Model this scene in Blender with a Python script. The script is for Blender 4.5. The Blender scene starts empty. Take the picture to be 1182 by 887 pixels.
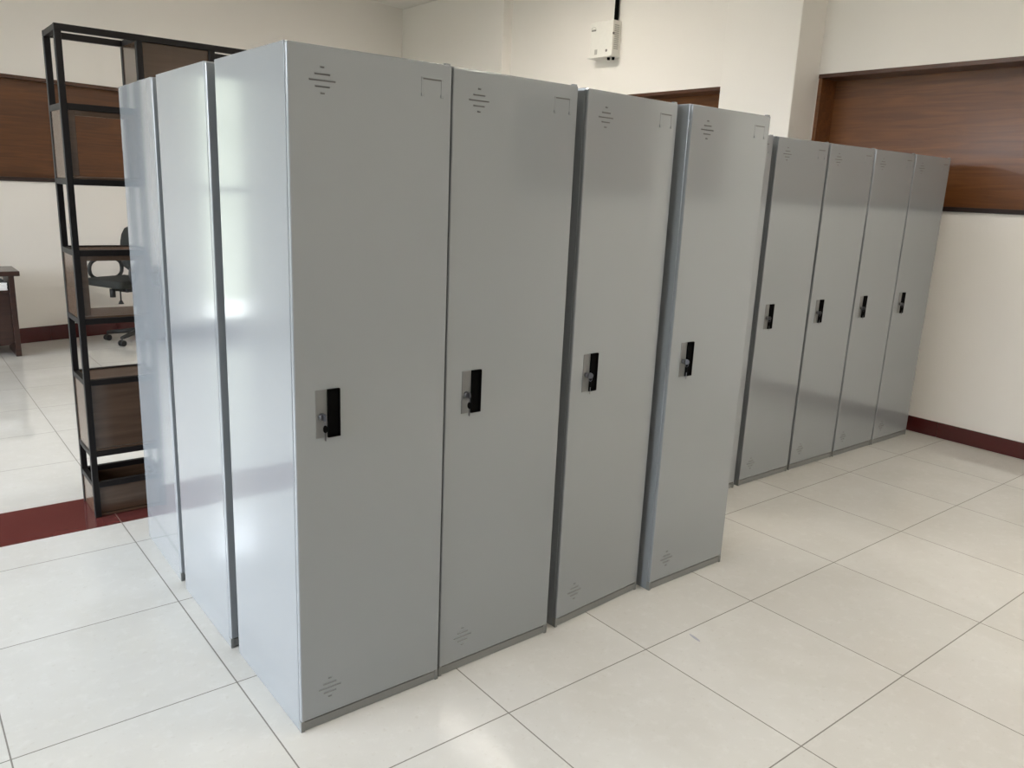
import bpy, bmesh, math, random
from mathutils import Vector, Matrix
random.seed(7)
S = bpy.context.scene
COL = S.collection
PI = math.pi

# ------------------------------------------------------------------ materials
def new_mat(name):
    m = bpy.data.materials.new(name); m.use_nodes = True
    nt = m.node_tree
    return m, nt, nt.nodes['Principled BSDF']

def N(nt, t, **kw):
    n = nt.nodes.new(t)
    for k, v in kw.items():
        setattr(n, k, v)
    return n

def L(nt, a, b): nt.links.new(a, b)

def M_(nt, op, a, b=None, c=None, clamp=False):
    n = N(nt, 'ShaderNodeMath', operation=op, use_clamp=clamp)
    for i, v in enumerate((a, b, c)):
        if v is None: continue
        if isinstance(v, (int, float)): n.inputs[i].default_value = v
        else: L(nt, v, n.inputs[i])
    return n.outputs[0]

def mixc(nt, fac, a, b):
    n = N(nt, 'ShaderNodeMix', data_type='RGBA')
    for sock, v in ((n.inputs[0], fac), (n.inputs[6], a), (n.inputs[7], b)):
        if isinstance(v, (int, float)): sock.default_value = v
        elif isinstance(v, tuple): sock.default_value = (*v, 1)
        else: L(nt, v, sock)
    return n.outputs[2]

def plain(name, col, rough=.5, metal=0., noise=.04, nscale=30., spec=.5, coat=0., bump=0., bscale=8.):
    m, nt, p = new_mat(name)
    co = N(nt, 'ShaderNodeTexCoord')
    nz = N(nt, 'ShaderNodeTexNoise'); nz.inputs['Scale'].default_value = nscale; nz.inputs['Detail'].default_value = 3
    L(nt, co.outputs['Object'], nz.inputs['Vector'])
    a = tuple(c * (1 - noise) for c in col); b = tuple(min(1, c * (1 + noise)) for c in col)
    L(nt, mixc(nt, nz.outputs[0], a, b), p.inputs['Base Color'])
    p.inputs['Roughness'].default_value = rough
    p.inputs['Metallic'].default_value = metal
    p.inputs['Specular IOR Level'].default_value = spec
    p.inputs['Coat Weight'].default_value = coat
    p.inputs['Coat Roughness'].default_value = .08
    if bump:
        n2 = N(nt, 'ShaderNodeTexNoise'); n2.inputs['Scale'].default_value = bscale; n2.inputs['Detail'].default_value = 2
        L(nt, co.outputs['Object'], n2.inputs['Vector'])
        bp = N(nt, 'ShaderNodeBump'); bp.inputs['Strength'].default_value = bump; bp.inputs['Distance'].default_value = .02
        L(nt, n2.outputs[0], bp.inputs['Height']); L(nt, bp.outputs[0], p.inputs['Normal'])
    return m

def wood(name, c1, c2, rough=.3, axis=0, scale=6., coat=.3):
    m, nt, p = new_mat(name)
    co = N(nt, 'ShaderNodeTexCoord')
    mp = N(nt, 'ShaderNodeMapping')
    sc = [14., 14., 14.]; sc[axis] = .9
    mp.inputs['Scale'].default_value = sc
    L(nt, co.outputs['Object'], mp.inputs['Vector'])
    nz = N(nt, 'ShaderNodeTexNoise'); nz.inputs['Scale'].default_value = scale * .35; nz.inputs['Detail'].default_value = 8; nz.inputs['Distortion'].default_value = 1.2
    L(nt, mp.outputs[0], nz.inputs['Vector'])
    nz2 = N(nt, 'ShaderNodeTexNoise'); nz2.inputs['Scale'].default_value = 2.2; nz2.inputs['Detail'].default_value = 3
    L(nt, co.outputs['Object'], nz2.inputs['Vector'])
    f = M_(nt, 'MULTIPLY_ADD', nz.outputs[0], 2.2, -.75, clamp=True)
    f = M_(nt, 'MULTIPLY', f, M_(nt, 'MULTIPLY_ADD', nz2.outputs[0], 1.4, .25), clamp=True)
    L(nt, mixc(nt, f, c1, c2), p.inputs['Base Color'])
    p.inputs['Roughness'].default_value = rough
    p.inputs['Coat Weight'].default_value = coat; p.inputs['Coat Roughness'].default_value = .15
    bp = N(nt, 'ShaderNodeBump'); bp.inputs['Strength'].default_value = .15; bp.inputs['Distance'].default_value = .004
    L(nt, nz.outputs[0], bp.inputs['Height']); L(nt, bp.outputs[0], p.inputs['Normal'])
    return m

def plaster(name, col):
    m, nt, p = new_mat(name)
    co = N(nt, 'ShaderNodeTexCoord')
    nz = N(nt, 'ShaderNodeTexNoise'); nz.inputs['Scale'].default_value = 1.3; nz.inputs['Detail'].default_value = 5
    L(nt, co.outputs['Object'], nz.inputs['Vector'])
    L(nt, mixc(nt, nz.outputs[0], tuple(c * .96 for c in col), col), p.inputs['Base Color'])
    p.inputs['Roughness'].default_value = .55
    p.inputs['Specular IOR Level'].default_value = .3
    n2 = N(nt, 'ShaderNodeTexNoise'); n2.inputs['Scale'].default_value = 90; n2.inputs['Detail'].default_value = 3
    L(nt, co.outputs['Object'], n2.inputs['Vector'])
    bp = N(nt, 'ShaderNodeBump'); bp.inputs['Strength'].default_value = .08; bp.inputs['Distance'].default_value = .003
    L(nt, n2.outputs[0], bp.inputs['Height']); L(nt, bp.outputs[0], p.inputs['Normal'])
    return m

STRIP0, STRIP1 = 2.04, 2.425
def floor_material():
    m, nt, p = new_mat('glossy floor tile')
    co = N(nt, 'ShaderNodeTexCoord')
    sx = N(nt, 'ShaderNodeSeparateXYZ'); L(nt, co.outputs['Object'], sx.inputs[0])
    X, Y = sx.outputs[0], sx.outputs[1]
    past = M_(nt, 'GREATER_THAN', Y, STRIP1)
    Ys = M_(nt, 'SUBTRACT', Y, M_(nt, 'MULTIPLY', past, STRIP1))
    def near_line(v):
        q = M_(nt, 'FRACT', M_(nt, 'ADD', M_(nt, 'DIVIDE', v, .6), 50.5))
        return M_(nt, 'ABSOLUTE', M_(nt, 'SUBTRACT', q, .5))          # 0 at a joint
    dx, dy = near_line(X), near_line(Ys)
    strip = M_(nt, 'MULTIPLY', M_(nt, 'GREATER_THAN', Y, STRIP0), M_(nt, 'LESS_THAN', Y, STRIP1))
    nstrip = M_(nt, 'SUBTRACT', 1, strip)
    g = .0034
    jx = M_(nt, 'LESS_THAN', dx, g)
    jy = M_(nt, 'MULTIPLY', M_(nt, 'LESS_THAN', dy, g), nstrip)
    joint = M_(nt, 'MAXIMUM', jx, jy)
    # tile body
    vx = M_(nt, 'FLOOR', M_(nt, 'ADD', M_(nt, 'DIVIDE', X, .6), .0)); vy = M_(nt, 'FLOOR', M_(nt, 'DIVIDE', Ys, .6))
    cv = N(nt, 'ShaderNodeCombineXYZ'); L(nt, vx, cv.inputs[0]); L(nt, vy, cv.inputs[1])
    wn = N(nt, 'ShaderNodeTexWhiteNoise', noise_dimensions='2D'); L(nt, cv.outputs[0], wn.inputs['Vector'])
    nz = N(nt, 'ShaderNodeTexNoise'); nz.inputs['Scale'].default_value = 3.5; nz.inputs['Detail'].default_value = 6
    L(nt, co.outputs['Object'], nz.inputs['Vector'])
    sp = N(nt, 'ShaderNodeTexNoise'); sp.inputs['Scale'].default_value = 45; sp.inputs['Detail'].default_value = 4
    L(nt, co.outputs['Object'], sp.inputs['Vector'])
    f = M_(nt, 'MULTIPLY_ADD', nz.outputs[0], .6, M_(nt, 'MULTIPLY', wn.outputs['Value'], .25))
    c = mixc(nt, f, (.57, .555, .515), (.71, .70, .665))
    sm = N(nt, 'ShaderNodeTexNoise'); sm.inputs['Scale'].default_value = 1.7; sm.inputs['Detail'].default_value = 4; sm.inputs['Distortion'].default_value = .6
    L(nt, co.outputs['Object'], sm.inputs['Vector'])
    c = mixc(nt, M_(nt, 'MULTIPLY_ADD', sm.outputs[0], 1.2, -.5, clamp=True), c, (.50, .475, .42))     # worn, dusty patches
    c = mixc(nt, M_(nt, 'MULTIPLY', M_(nt, 'GREATER_THAN', sp.outputs[0], .66), .25), c, (.52, .49, .43))
    wf = N(nt, 'ShaderNodeTexNoise'); wf.inputs['Scale'].default_value = 22; wf.inputs['Detail'].default_value = 6; wf.inputs['Roughness'].default_value = .7
    L(nt, co.outputs['Object'], wf.inputs['Vector'])
    c = mixc(nt, M_(nt, 'MULTIPLY', M_(nt, 'MULTIPLY_ADD', wf.outputs[0], 2.4, -1.25, clamp=True), .35), c, (.84, .835, .81))     # pale flecks of the glaze
    nred = N(nt, 'ShaderNodeTexNoise'); nred.inputs['Scale'].default_value = 6; L(nt, co.outputs['Object'], nred.inputs['Vector'])
    red = mixc(nt, nred.outputs[0], (.095, .022, .021), (.13, .034, .03))
    c = mixc(nt, strip, c, red)
    c = mixc(nt, M_(nt, 'MULTIPLY', joint, .85), c, (.12, .105, .085))
    # blue pen scuff on the open floor
    ca, sa = math.cos(-1.736), math.sin(-1.736)
    ux = M_(nt, 'SUBTRACT', X, 1.402); uy = M_(nt, 'SUBTRACT', Y, -.048)
    a = M_(nt, 'ADD', M_(nt, 'MULTIPLY', ux, ca), M_(nt, 'MULTIPLY', uy, sa))
    b = M_(nt, 'SUBTRACT', M_(nt, 'MULTIPLY', uy, ca), M_(nt, 'MULTIPLY', ux, sa))
    e = M_(nt, 'ADD', M_(nt, 'POWER', M_(nt, 'DIVIDE', a, .028), 2.), M_(nt, 'POWER', M_(nt, 'DIVIDE', b, .006), 2.))
    c = mixc(nt, M_(nt, 'MULTIPLY', M_(nt, 'LESS_THAN', e, 1.), .5), c, (.2, .22, .35))
    L(nt, c, p.inputs['Base Color'])
    r = M_(nt, 'MULTIPLY_ADD', nz.outputs[0], .10, .02)
    r = M_(nt, 'MAXIMUM', r, M_(nt, 'MULTIPLY', joint, .7))
    L(nt, r, p.inputs['Roughness'])
    n2 = N(nt, 'ShaderNodeTexNoise'); n2.inputs['Scale'].default_value = 7; n2.inputs['Detail'].default_value = 2
    L(nt, co.outputs['Object'], n2.inputs['Vector'])
    h = M_(nt, 'SUBTRACT', M_(nt, 'MULTIPLY', n2.outputs[0], .08), M_(nt, 'MULTIPLY', joint, 1.))
    bp = N(nt, 'ShaderNodeBump'); bp.inputs['Strength'].default_value = .25; bp.inputs['Distance'].default_value = .002
    L(nt, h, bp.inputs['Height']); L(nt, bp.outputs[0], p.inputs['Normal'])
    return m

def glass_material():
    m, nt, p = new_mat('window glass')
    out = nt.nodes['Material Output']
    tr = N(nt, 'ShaderNodeBsdfTransparent'); tr.inputs[0].default_value = (.95, .97, .97, 1)
    gl = N(nt, 'ShaderNodeBsdfGlossy'); gl.inputs['Roughness'].default_value = .02
    fr = N(nt, 'ShaderNodeFresnel'); fr.inputs[0].default_value = 1.45
    mx = N(nt, 'ShaderNodeMixShader')
    L(nt, fr.outputs[0], mx.inputs[0]); L(nt, tr.outputs[0], mx.inputs[1]); L(nt, gl.outputs[0], mx.inputs[2])
    L(nt, mx.outputs[0], out.inputs[0])
    return m

def emit_material(name, col, s):
    m, nt, p = new_mat(name)
    p.inputs['Base Color'].default_value = (.9, .9, .9, 1)
    p.inputs['Emission Color'].default_value = (*col, 1)
    p.inputs['Emission Strength'].default_value = s
    return m

MAT = {
 'wall': plaster('warm white wall paint', (.84, .805, .755)),
 'ceil': plaster('ceiling paint', (.80, .775, .73)),
 'floor': floor_material(),
 'paint': plain('grey locker enamel', (.258, .275, .291), rough=.15, noise=.012, nscale=3, coat=.8, bump=.05, bscale=2.2),
 'slot': plain('dark vent slot', (.085, .085, .082), rough=.7),
 'kick': plain('grey plinth enamel', (.19, .195, .19), rough=.4, noise=.05, nscale=8),
 'black': plain('black handle plastic', (.003, .003, .003), rough=.85, spec=.05),
 'plate': plain('grey handle plastic', (.17, .172, .17), rough=.6),
 'chrome': plain('lock metal', (.14, .14, .15), rough=.3, metal=.8),
 'dark_metal': plain('key metal', (.10, .10, .11), rough=.35, metal=.7),
 'steel_black': plain('black shelf steel', (.006, .0045, .0045), rough=.5, spec=.25),
 'board': wood('brown shelf board', (.060, .034, .020), (.095, .056, .034), rough=.22, axis=0, coat=.35),
 'maroon': plain('maroon baseboard tile', (.07, .010, .010), rough=.22, noise=.15, nscale=5, coat=.3),
 'panel': wood('varnished wood board', (.115, .040, .011), (.215, .080, .020), rough=.36, axis=1, coat=.12),
 'panel_b': wood('varnished wood board back', (.080, .028, .008), (.150, .054, .014), rough=.4, axis=0, coat=.08),
 'liner': wood('dark wood trim', (.05, .018, .010), (.11, .045, .02), rough=.3, axis=1),
 'sill': plain('dark wood sill', (.018, .008, .006), rough=.35),
 'desk': wood('dark desk wood', (.022, .008, .006), (.045, .018, .012), rough=.3, axis=0),
 'paper': plain('white paper', (.8, .8, .8), rough=.7),
 'box': plain('white box enamel', (.78, .765, .71), rough=.4),
 'grey_print': plain('grey print', (.16, .155, .14), rough=.5),
 'vent_grey': plain('grey vent grille', (.45, .44, .40), rough=.5),
 'fabric': plain('dark chair fabric', (.022, .023, .020), rough=.9, noise=.2, nscale=120),
 'chair_plastic': plain('chair plastic', (.012, .012, .012), rough=.5),
 'frame_white': plain('white window frame', (.75, .76, .76), rough=.4),
 'glass': glass_material(),
 'lamp': emit_material('warm lamp diffuser', (1., .93, .83), 19.),
}

# ------------------------------------------------------------------ geometry
class MB:
    """collects shapes for ONE mesh object"""
    def __init__(s):
        s.bm = bmesh.new(); s.mats = []
    def _mi(s, m):
        if m not in s.mats: s.mats.append(m)
        return s.mats.index(m)
    def _add(s, sub, m, smooth=False):
        mi = s._mi(m)
        vm = {v: s.bm.verts.new(v.co) for v in sub.verts}
        for f in sub.faces:
            try:
                g = s.bm.faces.new([vm[v] for v in f.verts]); g.material_index = mi; g.smooth = smooth or f.smooth
            except ValueError: pass
        sub.free()
        return s
    def box(s, a, b, m, bev=0., seg=2, mtx=None):
        sub = bmesh.new()
        r = bmesh.ops.create_cube(sub, size=1)
        a = Vector(a); b = Vector(b); c = (a + b) / 2; d = b - a
        for v in sub.verts: v.co = Vector((v.co.x * d.x, v.co.y * d.y, v.co.z * d.z)) + c
        if bev:
            bmesh.ops.bevel(sub, geom=list(sub.edges), offset=bev, segments=seg, affect='EDGES', profile=.5)
            for f in sub.faces:
                if f.calc_area() < max(d) * bev * 2.2: f.smooth = False
        if mtx is not None: bmesh.ops.transform(sub, matrix=mtx, verts=sub.verts)
        return s._add(sub, m)
    def cyl(s, a, b, r, m, n=16, r2=None):
        sub = bmesh.new()
        a = Vector(a); b = Vector(b); d = b - a
        bmesh.ops.create_cone(sub, cap_ends=True, segments=n, radius1=r, radius2=r if r2 is None else r2, depth=d.length)
        q = Vector((0, 0, 1)).rotation_difference(d.normalized()).to_matrix().to_4x4()
        bmesh.ops.transform(sub, matrix=Matrix.Translation((a + b) / 2) @ q, verts=sub.verts)
        for f in sub.faces: f.smooth = len(f.verts) == 4
        return s._add(sub, m)
    def tube(s, pts, r, m, n=10, closed=False):
        pts = [Vector(p) for p in pts]; mi = s._mi(m); rings = []
        k = len(pts)
        for i, p in enumerate(pts):
            if closed: t = pts[(i + 1) % k] - pts[i - 1]
            else: t = pts[min(i + 1, k - 1)] - pts[max(i - 1, 0)]
            t.normalize()
            up = Vector((0, 1, 0)) if abs(t.y) < .9 else Vector((1, 0, 0))
            u = t.cross(up).normalized(); w = t.cross(u)
            rings.append([s.bm.verts.new(p + (u * math.cos(2 * PI * j / n) + w * math.sin(2 * PI * j / n)) * r) for j in range(n)])
        rng = range(k) if closed else range(k - 1)
        for i in rng:
            A, B = rings[i], rings[(i + 1) % k]
            for j in range(n):
                f = s.bm.faces.new((A[j], A[(j + 1) % n], B[(j + 1) % n], B[j])); f.material_index = mi; f.smooth = True
        if not closed:
            for R in (rings[0], rings[-1]):
                f = s.bm.faces.new(R); f.material_index = mi
        return s
    def prism(s, poly, ax, lo, hi, m, bev=0.):
        """2D outline extruded along ax (0,1,2)"""
        sub = bmesh.new()
        def P(u, v, w):
            c = [0, 0, 0]; o = [i for i in range(3) if i != ax]; c[o[0]] = u; c[o[1]] = v; c[ax] = w
            return c
        A = [sub.verts.new(P(u, v, lo)) for u, v in poly]; B = [sub.verts.new(P(u, v, hi)) for u, v in poly]
        sub.faces.new(A); sub.faces.new(B[::-1])
        for i in range(len(poly)):
            j = (i + 1) % len(poly); sub.faces.new((A[i], B[i], B[j], A[j]))
        if bev: bmesh.ops.bevel(sub, geom=list(sub.edges), offset=bev, segments=2, affect='EDGES', profile=.5)
        return s._add(sub, m)
    def mesh(s, name):
        bmesh.ops.recalc_face_normals(s.bm, faces=s.bm.faces)
        me = bpy.data.meshes.new(name); s.bm.to_mesh(me); s.bm.free()
        for m in s.mats: me.materials.append(MAT[m])
        return me
    def build(s, name, parent=None, loc=(0, 0, 0), rz=0.):
        o = bpy.data.objects.new(name, s.mesh(name)); COL.objects.link(o)
        o.parent = parent; o.location = loc; o.rotation_euler = (0, 0, rz)
        return o

def tag(o, label, cat, group=None):
    o['label'] = label; o['category'] = cat
    if group: o['group'] = group
    return o
def empty(name, loc=(0, 0, 0), rz=0.):
    o = bpy.data.objects.new(name, None); COL.objects.link(o)
    o.location = loc; o.rotation_euler = (0, 0, rz); o.empty_display_size = .1
    return o
def struct(o):
    o['kind'] = 'structure'; return o
def copy_tree(o, parent=None):
    c = o.copy(); COL.objects.link(c); c.parent = parent
    for ch in list(o.children): copy_tree(ch, c)
    return c

# ------------------------------------------------------------------ the room
XW = 4.83            # inner face of the right wall
XL = -4.3
YN = -5.2            # wall behind the camera
H = 3.61
PB = Vector((.65, 6.67, 0)); RB = math.atan(.236)      # the back wall stands a little askew
cb, sb = math.cos(RB), math.sin(RB)

struct(MB().box((XL - .3, YN - .3, -.1), (5.4, 8.4, 0), 'floor').build('floor'))
mb = MB().box((XL - .3, YN - .3, H), (5.4, 8.4, H + .12), 'ceil')
struct(mb.build('ceiling'))

def holed_wall(u0, u1, z0, z1, holes):
    """rectangles (u0,u1,z0,z1) left over around the holes"""
    us = sorted({u0, u1, *[h[0] for h in holes], *[h[1] for h in holes]})
    out = []
    for a, b in zip(us, us[1:]):
        m = (a + b) / 2
        hs = sorted([h for h in holes if h[0] < m < h[1]], key=lambda h: h[2])
        z = z0
        for h in hs:
            if h[2] > z: out.append((a, b, z, h[2]))
            z = h[3]
        if z < z1: out.append((a, b, z, z1))
    return out

# right wall with board filled window recesses
BAYS = [(-1.10, 1.895, 1.52, 2.43), (2.60, 5.45, 1.52, 2.405), (-4.6, -1.85, 1.52, 2.43)]
mb = MB()
for a, b, z0, z1 in holed_wall(YN - .3, 8.4, 0, H, BAYS): mb.box((XW, a, z0), (XW + .32, b, z1), 'wall')
struct(mb.build('wall_right'))
for i, (y0, y1, z0, z1) in enumerate(BAYS):
    t = .028
    w = MB()
    w.box((XW - .008, y0, z1 - t), (XW + .25, y1, z1), 'liner', .002)
    w.box((XW - .002, y0, z0 + .012), (XW + .25, y0 + t, z1 - t), 'liner', .002)
    w.box((XW - .002, y1 - t, z0 + .012), (XW + .25, y1, z1 - t), 'panel', .002)
    o = struct(w.build('window_%d' % (i + 1)))
    MB().box((XW - .02, y0, z0 - .018), (XW + .25, y1, z0 + .012), 'sill', .003).build('window_sill', o)
    pn = MB()
    pn.box((XW + .19, y0 + t, z0 + .012), (XW + .22, y1 - t, z1 - t), 'panel')
    pn.build('board_panel', o)

# wall pillars
struct(MB().box((4.53, 1.90, 0), (XW + .05, 2.545, H), 'wall', .006).build('trim_1'))
struct(MB().box((4.71, 5.575, 0), (XW + .05, 8.2, H), 'wall', .006).build('trim_2'))
struct(MB().box((4.53, -1.78, 0), (XW + .05, -1.14, H), 'wall', .006).build('trim_3'))

# baseboards
def tiles(mb, axis, const, a, b, h, thick, m='maroon'):
    n = a
    while n < b - .01:
        e = min(n + .6, b)
        if axis == 'y': mb.box((const - thick, n + .001, 0), (const, e - .001, h), m, .002)
        else: mb.box((n + .001, const - thick, 0), (e - .001, const, h), m, .002)
        n = e
mb = MB(); tiles(mb, 'y', XW, -1.14, 1.90, .105, .012)
struct(mb.build('baseboard_right'))
mb = MB(); tiles(mb, 'y', XW, 2.545, 5.575, .105, .012); tiles(mb, 'y', 4.71, 5.575, 7.6, .105, .012); tiles(mb, 'y', 4.53, 1.90, 2.545, .105, .012)
struct(mb.build('baseboard_right_far'))

# back wall (local x along it, local y into it)
WINB = [(-2.74, -2.31, .12, 2.45), (-1.42, 3.2, 1.43, 2.275)]
mb = MB()
for a, b, z0, z1 in holed_wall(-5.4, 4.35, 0, H, WINB): mb.box((a, 0, z0), (b, .3, z1), 'wall')
struct(mb.build('wall_back', None, PB, RB))
mb = MB(); tiles(mb, 'x', 0, -2.6, 4.1, .135, .012)
struct(mb.build('baseboard_back', None, PB, RB))
x0, x1, z0, z1 = WINB[1]; t = .028
w = MB()
w.box((x0, -.008, z1 - t), (x1, .2, z1), 'liner', .002)
w.box((x0, -.002, z0 + .012), (x0 + t, .2, z1 - t), 'liner', .002)
w.box((x1 - t, -.002, z0 + .012), (x1, .2, z1 - t), 'liner', .002)
o = struct(w.build('window_4', None, PB, RB))
MB().box((x0, -.02, z0 - .022), (x1, .2, z0 + .012), 'sill', .003).build('window_sill', o)
MB().box((x0 + t, .06, z0 + .012), (x1 - t, .09, z1 - t), 'panel_b').build('board_panel', o)

def glazed(name, u0, u1, z0, z1, nv, zs, place, depth=.06):
    """window frame with mullions and one glass pane; u along the wall, y into it"""
    f = MB(); e = .05
    f.box((u0, 0, z0), (u1, depth, z0 + e), 'frame_white', .003); f.box((u0, 0, z1 - e), (u1, depth, z1), 'frame_white', .003)
    for i in range(nv + 1):
        c = u0 + e / 2 + (u1 - u0 - e) * i / nv
        f.box((c - e / 2, 0, z0 + e), (c + e / 2, depth, z1 - e), 'frame_white', .003)
    for z in zs: f.box((u0 + e, .005, z - e * .5), (u1 - e, depth - .005, z + e * .5), 'frame_white', .003)
    o = struct(f.build(name, None, *place))
    MB().box((u0 + .01, depth * .5 - .003, z0 + .01), (u1 - .01, depth * .5 + .003, z1 - .01), 'glass').build('glass_pane', o)
    return o
a = WINB[0]
glazed('window_5', a[0], a[1], a[2], a[3], 1, (1.40,), (PB + Vector((-sb * .12, cb * .12, 0)), RB))

# left wall: tall glazed bays, the daylight of the room
LB = [(-1.0, 1.75, .45, 3.05), (2.1, 5.0, .45, 3.05)]
mb = MB()
for a, b, z0, z1 in holed_wall(YN - .3, 6.6, 0, H, LB): mb.box((XL - .3, a, z0), (XL, b, z1), 'wall')
struct(mb.build('wall_left'))
for i, (y0, y1, z0, z1) in enumerate(LB):
    # local x runs along -Y after a +90 degree turn
    glazed('window_%d' % (6 + i), y0, y1, z0, z1, 3, (2.2,), (Vector((XL - .1, 0, 0)), PI / 2))
struct(MB().box((XL - .3, YN - .3, 0), (5.4, YN, H), 'wall').build('wall_front'))

# ------------------------------------------------------------------ lockers
LW, LD, LH = .458, .490, 1.831
LOCKERS = 'tall grey steel lockers'
def make_locker():
    root = empty('steel_locker')
    b = MB()
    # carcass: sides, top, back, recessed front return
    b.box((0, .0150, 0), (LW, LD, LH), 'paint', .0015)
    b.build('body', root)
    k = MB()
    k.box((.010, .004, .002), (LW - .010, .0172, .029), 'kick', .0015)
    k.box((0, .0015, 0), (.011, .0172, .034), 'kick', .001)
    k.box((LW - .011, .0015, 0), (LW, .0172, .034), 'kick', .001)
    k.build('plinth', root)
    d = MB()
    d.box((.0004, 0, .033), (LW - .0008, .0158, LH - .002), 'paint', .0045, 3)
    d.box((LW - .02, .003, LH - .004), (LW - .004, .0155, LH + .002), 'paint', .001)        # hinge tab at the top corner
    door = d.build('door', root)
    for zc, nm in ((1.7505, 'vent_slots'), (.116, 'vent_slots')):
        v = MB()
        for dz, wd in ((.030, .010), (.014, .040), (0, .068), (-.014, .038), (-.029, .011)):
            x = .088
            v.box((x - wd / 2, -.0008, zc + dz - .0015), (x + wd / 2, .003, zc + dz + .0015), 'slot', .0003, 1)
            v.box((x - wd / 2, -.0028, zc + dz + .0012), (x + wd / 2, .003, zc + dz + .0028), 'paint', .0006, 1)
        v.build(nm, door)
    c = MB()                                                                              # card frame
    x0, x1, zt, zb = .363, .428, 1.7915, 1.746
    c.box((x0, -.0012, zt - .003), (x1, .003, zt), 'paint', .0006, 1)
    c.box((x0, -.0008, zt - .006), (x1, .003, zt - .003), 'slot')
    for xa in (x0, x1 - .005):
        c.box((xa, -.0009, zb), (xa + .005, .003, zt), 'paint', .0006, 1)
        c.box((xa - .001, -.003, zb - .002), (xa + .007, .003, zb + .006), 'paint', .0008, 1)
    c.build('card_frame', door)
    h = MB()                                                                              # pull: grey bezel around a black cup
    x0, x1, xm, zb, zt, o = .057, .1245, .0905, .864, .994, -.0075
    h.box((x0, -.0016, zb), (xm - .001, .003, zt), 'plate', .001)
    for (p, q) in (((xm - .001, o, zb), (xm + .001, .003, zt)), ((x1 - .0015, o, zb), (x1, .003, zt)),
                   ((xm, o, zb), (x1, .003, zb + .0015)), ((xm, o, zt - .0015), (x1, .003, zt))):
        h.box(p, q, 'black', .0004, 1)
    h.box((xm + .0005, -.001, zb + .001), (x1 - .001, .003, zt - .001), 'black')
    h.build('handle', door)
    lk = MB()
    lk.cyl((.0735, 0, .923), (.0735, -.012, .923), .0095, 'chrome', 20)
    lk.cyl((.0735, -.0115, .923), (.0735, -.014, .923), .0065, 'dark_metal', 16)
    lk.build('lock', door)
    return root

def make_keys(tilt=0.):
    """a key standing in the lock, its twin hanging from the ring; origin at the lock face"""
    r = empty('key_bunch')
    k = MB()
    k.box((-.0012, -.004, -.0035), (.0012, .001, .0035), 'dark_metal', .0004, 1)
    k.prism([(.010 * math.cos(t * PI / 8), .010 * math.sin(t * PI / 8)) for t in range(16)], 0, -.0014, .0014, 'dark_metal')
    for v in k.bm.verts:
        if abs(v.co.y) <= .0101 and abs(v.co.x) > .0013: v.co.y -= .005
    k.build('key', r)
    g = MB(); g.tube([(.0, -.006 + .006 * math.cos(t * PI / 6), -.010 + .009 * math.sin(t * PI / 6)) for t in range(12)], .0009, 'dark_metal', 6, True)
    g.build('key_ring', r)
    h = MB()
    h.prism([(.006 * math.cos(t * PI / 6), .010 * math.sin(t * PI / 6) - .030) for t in range(12)], 1, -.0095, -.005, 'black')
    h.prism([(-.0022, -.039), (.0022, -.039), (.0022, -.060), (.0008, -.064), (-.0022, -.060)], 1, -.0083, -.0065, 'dark_metal')
    h.build('key', r)
    return r

lk0 = make_locker(); keys0 = make_keys()
PLACES = [  # x, y, rz(deg), key?, label, label of its keys
 (.062, .262, 0., True, 'grey steel locker nearest the camera, its whole bright left side showing', 'keys hanging in the lock of the nearest locker, at the front left corner'),
 (.527, .268, .8, True, 'grey steel locker standing right against the nearest locker, second in the near row', 'keys hanging in the lock of the second near locker, beside the corner one'),
 (1.032, .281, 4.4, True, 'grey steel locker third in the near row, slightly turned, between two gaps', 'keys hanging in the lock of the third near locker, slightly set back'),
 (1.522, .279, .5, True, 'grey steel locker at the right end of the near row, before the far row', 'keys hanging in the lock of the locker at the right end of the near row'),
 (2.325, .812, 0., False, 'grey steel locker in the far row, almost hidden behind the near row', None),
 (2.825, .812, 0., True, 'grey steel locker in the far row with keys, first clear of the near row lockers', 'keys hanging in the lock of the far row locker closest to the near row'),
 (3.306, .814, 0., True, 'grey steel locker in the far row, third from the wall with maroon baseboard', 'keys hanging in the lock of the far row locker third from the right wall'),
 (3.773, .810, 0., True, 'grey steel locker in the far row, next to the last one by the right wall', 'keys hanging in the lock of the far row locker second from the right wall'),
 (4.240, .808, 0., True, 'grey steel locker last in the far row, beside the right wall and baseboard', 'keys hanging in the lock of the last far locker beside the right wall'),
 (.050, .790, 0., False, 'grey steel locker directly behind the nearest one, mainly its glossy left side showing', None),
 (.053, 1.345, -1.2, False, 'grey steel locker rearmost on the left, beside the open black metal shelf', None),
]
for i, (x, y, r, key, lab, klab) in enumerate(PLACES):
    o = lk0 if i == 0 else copy_tree(lk0)
    o.location = (x, y, 0); o.rotation_euler = (0, 0, math.radians(r))
    tag(o, lab, 'locker', LOCKERS)
    if key:
        q = keys0 if i == 0 else copy_tree(keys0)
        a = math.radians(r)
        lx, ly = .0735, -.0138
        q.location = (x + lx * math.cos(a) - ly * math.sin(a), y + lx * math.sin(a) + ly * math.cos(a), .923)
        q.rotation_euler = (0, 0, a + (.12, -.25, .5, .3, .35, .4, .3, .3, .45)[i])
        tag(q, klab, 'keys', 'keys hanging in locker locks')

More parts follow.
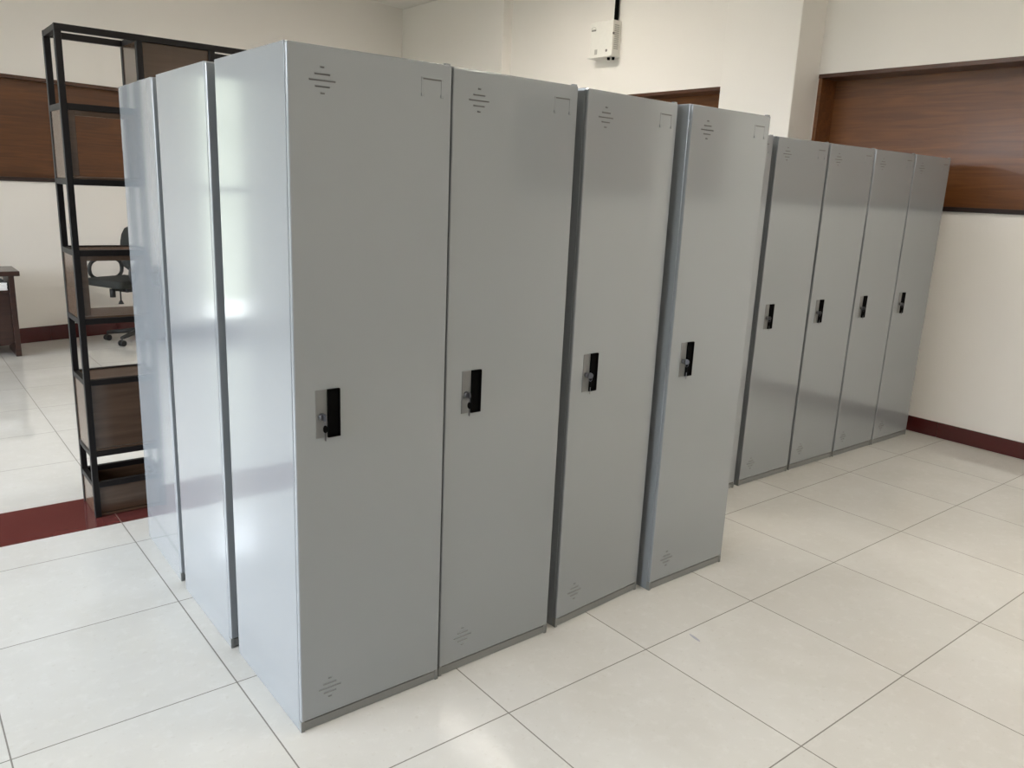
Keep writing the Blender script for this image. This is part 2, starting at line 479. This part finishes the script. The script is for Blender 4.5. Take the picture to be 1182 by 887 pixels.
# ------------------------------------------------------------------ open steel shelf
sh = empty('metal_shelf', (-.082, 2.150, 0))
tag(sh, 'tall open black steel shelf with brown box compartments behind the lockers on the left', 'shelf')
SD, SH, BW, P = .262, 2.075, .298, .025
LV = [.165, .31, .635, .905, 1.195, 1.485, 1.78, SH]
NB = 4
for i in range(NB + 1):
    for y in (0, SD - P):
        MB().box((i * BW, y, 0), (i * BW + P, y + P, SH - P), 'steel_black', .0015, 1).build('post', sh)
for z in LV:
    top = z == SH
    for y in (0, SD - P):
        MB().box((0 if top else P, y + .001, z - P), (NB * BW + P if top else NB * BW, y + P - .001, z), 'steel_black', .0012, 1).build('rail', sh)
    for i in range(NB + 1):
        MB().box((i * BW + .001, P, z - P), (i * BW + P - .001, SD - P, z - .0005), 'steel_black', .0012, 1).build('cross_rail', sh)
def compartment(bay, z0, z1, solid):
    x0, x1 = bay * BW + P, (bay + 1) * BW; t = .012
    zt = z1 - P if z1 == SH else z1
    m = MB()
    if z0 > 0: m.box((x0, P - .002, zt - .016), (x1, SD - P + .002, zt - .004), 'board', .001)   # top board, let in between the rails
    zf = z0 + .002 if z0 == 0 else z0 - .004
    m.box((x0, P * .3, zf), (x1, SD - P * .3, zf + t), 'board', .001)                            # bottom board
    zb = z0 if z0 > 0 else .004
    for xa in (x0 - .021, x1 + .004):
        m.box((xa, P - .002, zb), (xa + t, SD - P + .002, z1 - P), 'board', .001)                # side boards
    if solid:
        m.box((x0, P * .5, zb + t), (x1, P * .5 + t, z1 - P), 'board', .001)
        if z0 == 0: m.box((x0, SD - P * .5 - t, zb + t), (x1, SD - P * .5, z1 - P), 'board', .001)
    else:                                                                                        # rim around the open front
        w_ = .026; ya, yb = P * .35, P * .35 + t
        m.box((x0, ya, zb + t), (x0 + w_, yb, z1 - P), 'board', .001); m.box((x1 - w_, ya, zb + t), (x1, yb, z1 - P), 'board', .001)
        m.box((x0 + w_, ya, z1 - P - w_ * .8), (x1 - w_, yb, z1 - P), 'board', .001)
    m.build('box_compartment', sh)
for bay in range(NB):
    if bay % 2 == 0:
        compartment(bay, 1.485, 1.78, False); compartment(bay, .905, 1.195, False)
        compartment(bay, .31, .635, True); compartment(bay, .0, .165, True)
    else:
        compartment(bay, 1.78, SH, True); compartment(bay, 1.195, 1.485, False); compartment(bay, .635, .905, True)

# ------------------------------------------------------------------ desk at the back left
dk = empty('wooden_desk', (-.52, 6.22, 0), 0)
tag(dk, 'dark brown wooden desk by the back wall at the left edge', 'desk')
MB().box((-.70, -.26, .665), (.70, .17, .705), 'desk', .006, 3).build('desktop', dk)
for s in (-1, 1):
    MB().box((s * .64 - .02, -.235, 0), (s * .64 + .02, .16, .665), 'desk', .003).build('side_panel', dk)
MB().box((-.62, -.19, .10), (.62, -.17, .545), 'desk', .002).build('front_panel', dk)
MB().box((-.62, -.225, .53), (.62, .16, .548), 'desk', .002).build('shelf_board', dk)
ps = MB()
for k in range(5):
    ps.box((-.11 + .004 * (k % 3), -.15, .0125 * k), (.105 - .003 * (k % 2), .14, .0125 * k + .0118), 'paper', .001)
tag(ps.build('paper_stack', None, (-.02, 6.15, .5485), .03), 'white paper stack lying on the shelf under the desktop at the left edge', 'papers')

# ------------------------------------------------------------------ office chair seen through the shelf
CX, CY = 1.085, 6.25
ch = empty('office_chair', (CX, CY, 0), math.radians(24))
tag(ch, 'dark office swivel chair by the back wall, seen through the metal shelf', 'chair')
m = MB()
m.box((-.30, -.24, .525), (.12, .24, .595), 'fabric', .032, 4); m.build('seat', ch)
# back rest: a curved pad behind the seat (chair faces left)
m = MB()
sub = []
nz, ny = 9, 9
mi = m._mi('fabric'); F = []; Bk = []
for i in range(nz):
    tz = i / (nz - 1); z = .62 + .46 * tz
    hw = .23 * math.sqrt(max(.02, 1 - (abs(2 * tz - 1)) ** 3.2)) 
    rf, rb = [], []
    for j in range(ny):
        s_ = -1 + 2 * j / (ny - 1); edge = math.sqrt(max(0, 1 - abs(s_) ** 4))
        xb = .055 + .05 * tz - .05 * (1 - s_ * s_) * -1
        rf.append(m.bm.verts.new((xb - .035 * edge - .002, s_ * hw, z))); rb.append(m.bm.verts.new((xb + .02 * edge + .002, s_ * hw, z)))
    F.append(rf); Bk.append(rb)
def quad(*v):
    f = m.bm.faces.new(v); f.material_index = mi; f.smooth = True
for i in range(nz - 1):
    for j in range(ny - 1):
        quad(F[i][j], F[i][j + 1], F[i + 1][j + 1], F[i + 1][j]); quad(Bk[i][j + 1], Bk[i][j], Bk[i + 1][j], Bk[i + 1][j + 1])
    quad(F[i + 1][0], Bk[i + 1][0], Bk[i][0], F[i][0]); quad(F[i][-1], Bk[i][-1], Bk[i + 1][-1], F[i + 1][-1])
for j in range(ny - 1):
    quad(F[0][j + 1], F[0][j], Bk[0][j], Bk[0][j + 1]); quad(F[-1][j], F[-1][j + 1], Bk[-1][j + 1], Bk[-1][j])
m.build('backrest', ch)
MB().box((.05, -.035, .50), (.12, .035, .70), 'chair_plastic', .01, 2).build('back_bracket', ch)
for s in (-1, 1):
    pts = []
    for t in range(25):
        a = 2 * PI * t / 24
        pts.append((-.05 + .165 * math.copysign(abs(math.cos(a)) ** .8, math.cos(a)), s * .275, .655 + .098 * math.copysign(abs(math.sin(a)) ** .8, math.sin(a))))
    a_ = MB(); a_.tube(pts[:-1], .016, 'chair_plastic', 10, True)
    a_.box((-.14, s * .275 - .03, .742), (.04, s * .275 + .03, .766), 'chair_plastic', .008, 2)
    a_.box((-.09, min(s * .18, s * .275), .545), (-.04, max(s * .18, s * .275), .565), 'chair_plastic', .003)
    a_.build('armrest', ch)
m = MB(); m.box((-.13, -.10, .475), (.13, .10, .528), 'chair_plastic', .008, 2)
m.cyl((-.235, -.05, .515), (-.235, -.05, .44), .024, 'chair_plastic', 12); m.cyl((-.235, -.05, .50), (-.1, -.05, .50), .010, 'chair_plastic', 8)
m.build('tilt_mechanism', ch)
m = MB(); m.cyl((-.165, -.06, .50), (-.165, -.06, .405), .006, 'chair_plastic', 8); m.cyl((-.165, -.06, .405), (-.165, -.06, .375), .010, 'chair_plastic', 10, .024)
m.cyl((-.165, -.06, .50), (-.06, -.06, .50), .006, 'chair_plastic', 8)
m.build('lever', ch)
m = MB(); m.cyl((.06, 0, .08), (.06, 0, .30), .028, 'chair_plastic', 16); m.cyl((.06, 0, .29), (.06, 0, .48), .017, 'chrome', 16); m.build('gas_column', ch)
m = MB()
ends = []
for k in range(5):
    a = PI + .35 + k * 2 * PI / 5
    e = Vector((.06 + .29 * math.cos(a), .29 * math.sin(a), .075)); ends.append(e)
    m.cyl((.06, 0, .105), e, .026, 'chair_plastic', 10, .016)
m.cyl((.06, 0, .07), (.06, 0, .14), .045, 'chair_plastic', 16)
m.build('star_base', ch)
for e in ends:
    m = MB(); m.cyl((e.x, e.y - .024, .0275), (e.x, e.y - .006, .0275), .0275, 'chair_plastic', 16); m.cyl((e.x, e.y + .006, .0275), (e.x, e.y + .024, .0275), .0275, 'chair_plastic', 16)
    m.cyl((e.x, e.y - .006, .0275), (e.x, e.y + .006, .0275), .008, 'chair_plastic', 10); m.cyl((e.x, e.y, .03), (e.x, e.y, .08), .007, 'chair_plastic', 8)
    m.build('caster', ch)

# ------------------------------------------------------------------ white box and its conduit on the right wall
bx = empty('electrical_box', (XW + .002, 4.09, 2.735), 0)
tag(bx, 'small white metal box with side grille mounted high on the right wall', 'electrical box')
MB().box((-.105, -.135, .012), (0, .155, .310), 'box', .006, 3).build('casing', bx)
MB().box((-.125, -.14, 0), (0, .17, .0125), 'box', .003).build('base_flange', bx)
m = MB()
for z in (.165, .222, ): pass
for k in range(13):
    z = .065 + k * .0165
    m.box((-.085, -.1385, z), (-.030, -.134, z + .009), 'vent_grey', .001, 1)
m.build('grille', bx)
m = MB(); m.cyl((-.100, -.136, .195), (-.100, -.141, .195), .011, 'grey_print', 14); m.cyl((-.104, -.065, .055), (-.1075, -.065, .055), .012, 'grey_print', 14); m.build('screw', bx)
m = MB(); m.box((-.1065, .085, .235), (-.104, .145, .250), 'grey_print', .001, 1)
m.tube([(-.1058, .115 + .028 * math.cos(t * PI / 8), .252 + .020 * math.sin(t * PI / 8)) for t in range(0, 9)], .0022, 'vent_grey', 6)
m.build('emblem', bx)
for y in (-.10, -.06):
    MB().cyl((-.045 + (y + .1) * -.5, y, .002), (-.045 + (y + .1) * -.5, y, -.022), .014, 'black', 12).build('cable_gland', bx)
MB().box((-.1065, .055, .03), (-.104, .09, .075), 'vent_grey', .001, 1).build('rating_plate', bx)
cp = MB(); cp.cyl((XW - .025, 4.005, 3.0455), (XW - .025, 4.005, H - .001), .019, 'black', 16)
tag(cp.build('conduit_pipe'), 'black conduit pipe running up the right wall above the white box', 'pipe')

# ------------------------------------------------------------------ ceiling lamps (outside the picture)
lamp = empty('ceiling_light', (0, 0, 0))
f = MB(); e = .03
for p, q in (((-.6, -.15, -.03), (.6, -.15 + e, 0)), ((-.6, .15 - e, -.03), (.6, .15, 0)), ((-.6, -.15 + e, -.03), (-.6 + e, .15 - e, 0)), ((.6 - e, -.15 + e, -.03), (.6, .15 - e, 0))):
    f.box(p, q, 'frame_white', .002)
f.build('lamp_frame', lamp)
MB().box((-.57, -.12, -.02), (.57, .12, -.008), 'lamp').build('diffuser', lamp)
LAMPS = [(2.6, -1.2, 'over the open floor before the far lockers'), (3.3, 4.0, 'near the right wall beyond the lockers'), (1.2, 2.2, 'above the locker block'),
         (.6, -3.0, 'behind the camera'), (3.3, -3.0, 'behind the camera by the right wall')]
for i, (x, y, w) in enumerate(LAMPS):
    o = lamp if i == 0 else copy_tree(lamp)
    o.location = (x, y, H); o.rotation_euler = (0, 0, PI / 2)
    tag(o, 'white framed ceiling lamp ' + w, 'ceiling lamp', 'ceiling lamps')

# ------------------------------------------------------------------ daylight
w = bpy.data.worlds.new('World'); S.world = w; w.use_nodes = True
nt = w.node_tree; bg = nt.nodes['Background']
tc = N(nt, 'ShaderNodeTexCoord'); sx = N(nt, 'ShaderNodeSeparateXYZ'); L(nt, tc.outputs['Generated'], sx.inputs[0])
nz = N(nt, 'ShaderNodeTexNoise'); nz.inputs['Scale'].default_value = 9; nz.inputs['Detail'].default_value = 5; L(nt, tc.outputs['Generated'], nz.inputs['Vector'])
edge = M_(nt, 'MULTIPLY_ADD', nz.outputs[0], .35, -.15)
edge = M_(nt, 'ADD', edge, M_(nt, 'MULTIPLY', M_(nt, 'POWER', M_(nt, 'MAXIMUM', sx.outputs[1], 0.), 3.), .6))    # taller trees behind the building
fac = M_(nt, 'MULTIPLY_ADD', M_(nt, 'SUBTRACT', sx.outputs[2], edge), 8., .5, clamp=True)
green = mixc(nt, nz.outputs[0], (.05, .058, .042), (.17, .175, .15))
L(nt, mixc(nt, fac, green, (.88, .915, 1.)), bg.inputs[0])
bg.inputs[1].default_value = 9.0
for nm, loc, rot, sx_, sy_ in [('sky_portal', (XL - .2, (a + b) / 2, (z0 + z1) / 2), (0, PI / 2, 0), z1 - z0, b - a) for a, b, z0, z1 in LB] + \
        [('sky_portal', tuple(PB + Vector((cb * -2.525 - sb * .25, sb * -2.525 + cb * .25, 1.285))), (PI / 2, 0, RB), .43, 2.33)]:
    ld = bpy.data.lights.new(nm, 'AREA'); ld.shape = 'RECTANGLE'; ld.size = sx_; ld.size_y = sy_
    ld.cycles.is_portal = True
    o = bpy.data.objects.new(nm, ld); COL.objects.link(o); o.location = loc; o.rotation_euler = rot
    if rot[1]: o.rotation_euler = (0, -PI / 2, 0)
    else: o.rotation_euler = (-PI / 2, 0, RB)

# ------------------------------------------------------------------ camera
cd = bpy.data.cameras.new('Camera'); cam = bpy.data.objects.new('Camera', cd); COL.objects.link(cam)
cd.sensor_fit = 'HORIZONTAL'; cd.sensor_width = 36; cd.lens = 921.48 / 1182 * 36; cd.clip_start = .02
R = Matrix(((0.7848791, 0.11369016, -0.60912998), (-0.61816449, 0.21166366, -0.75701464), (0.04286557, 0.9707075, 0.23640961)))
cam.matrix_world = Matrix.Translation((-.7327435, -1.6030245, 1.5183123)) @ R.to_4x4()
S.camera = cam

vs = S.view_settings
vs.view_transform = 'Standard'; vs.look = 'None'; vs.gamma = 1; vs.use_curve_mapping = False
vs.exposure = 1.25
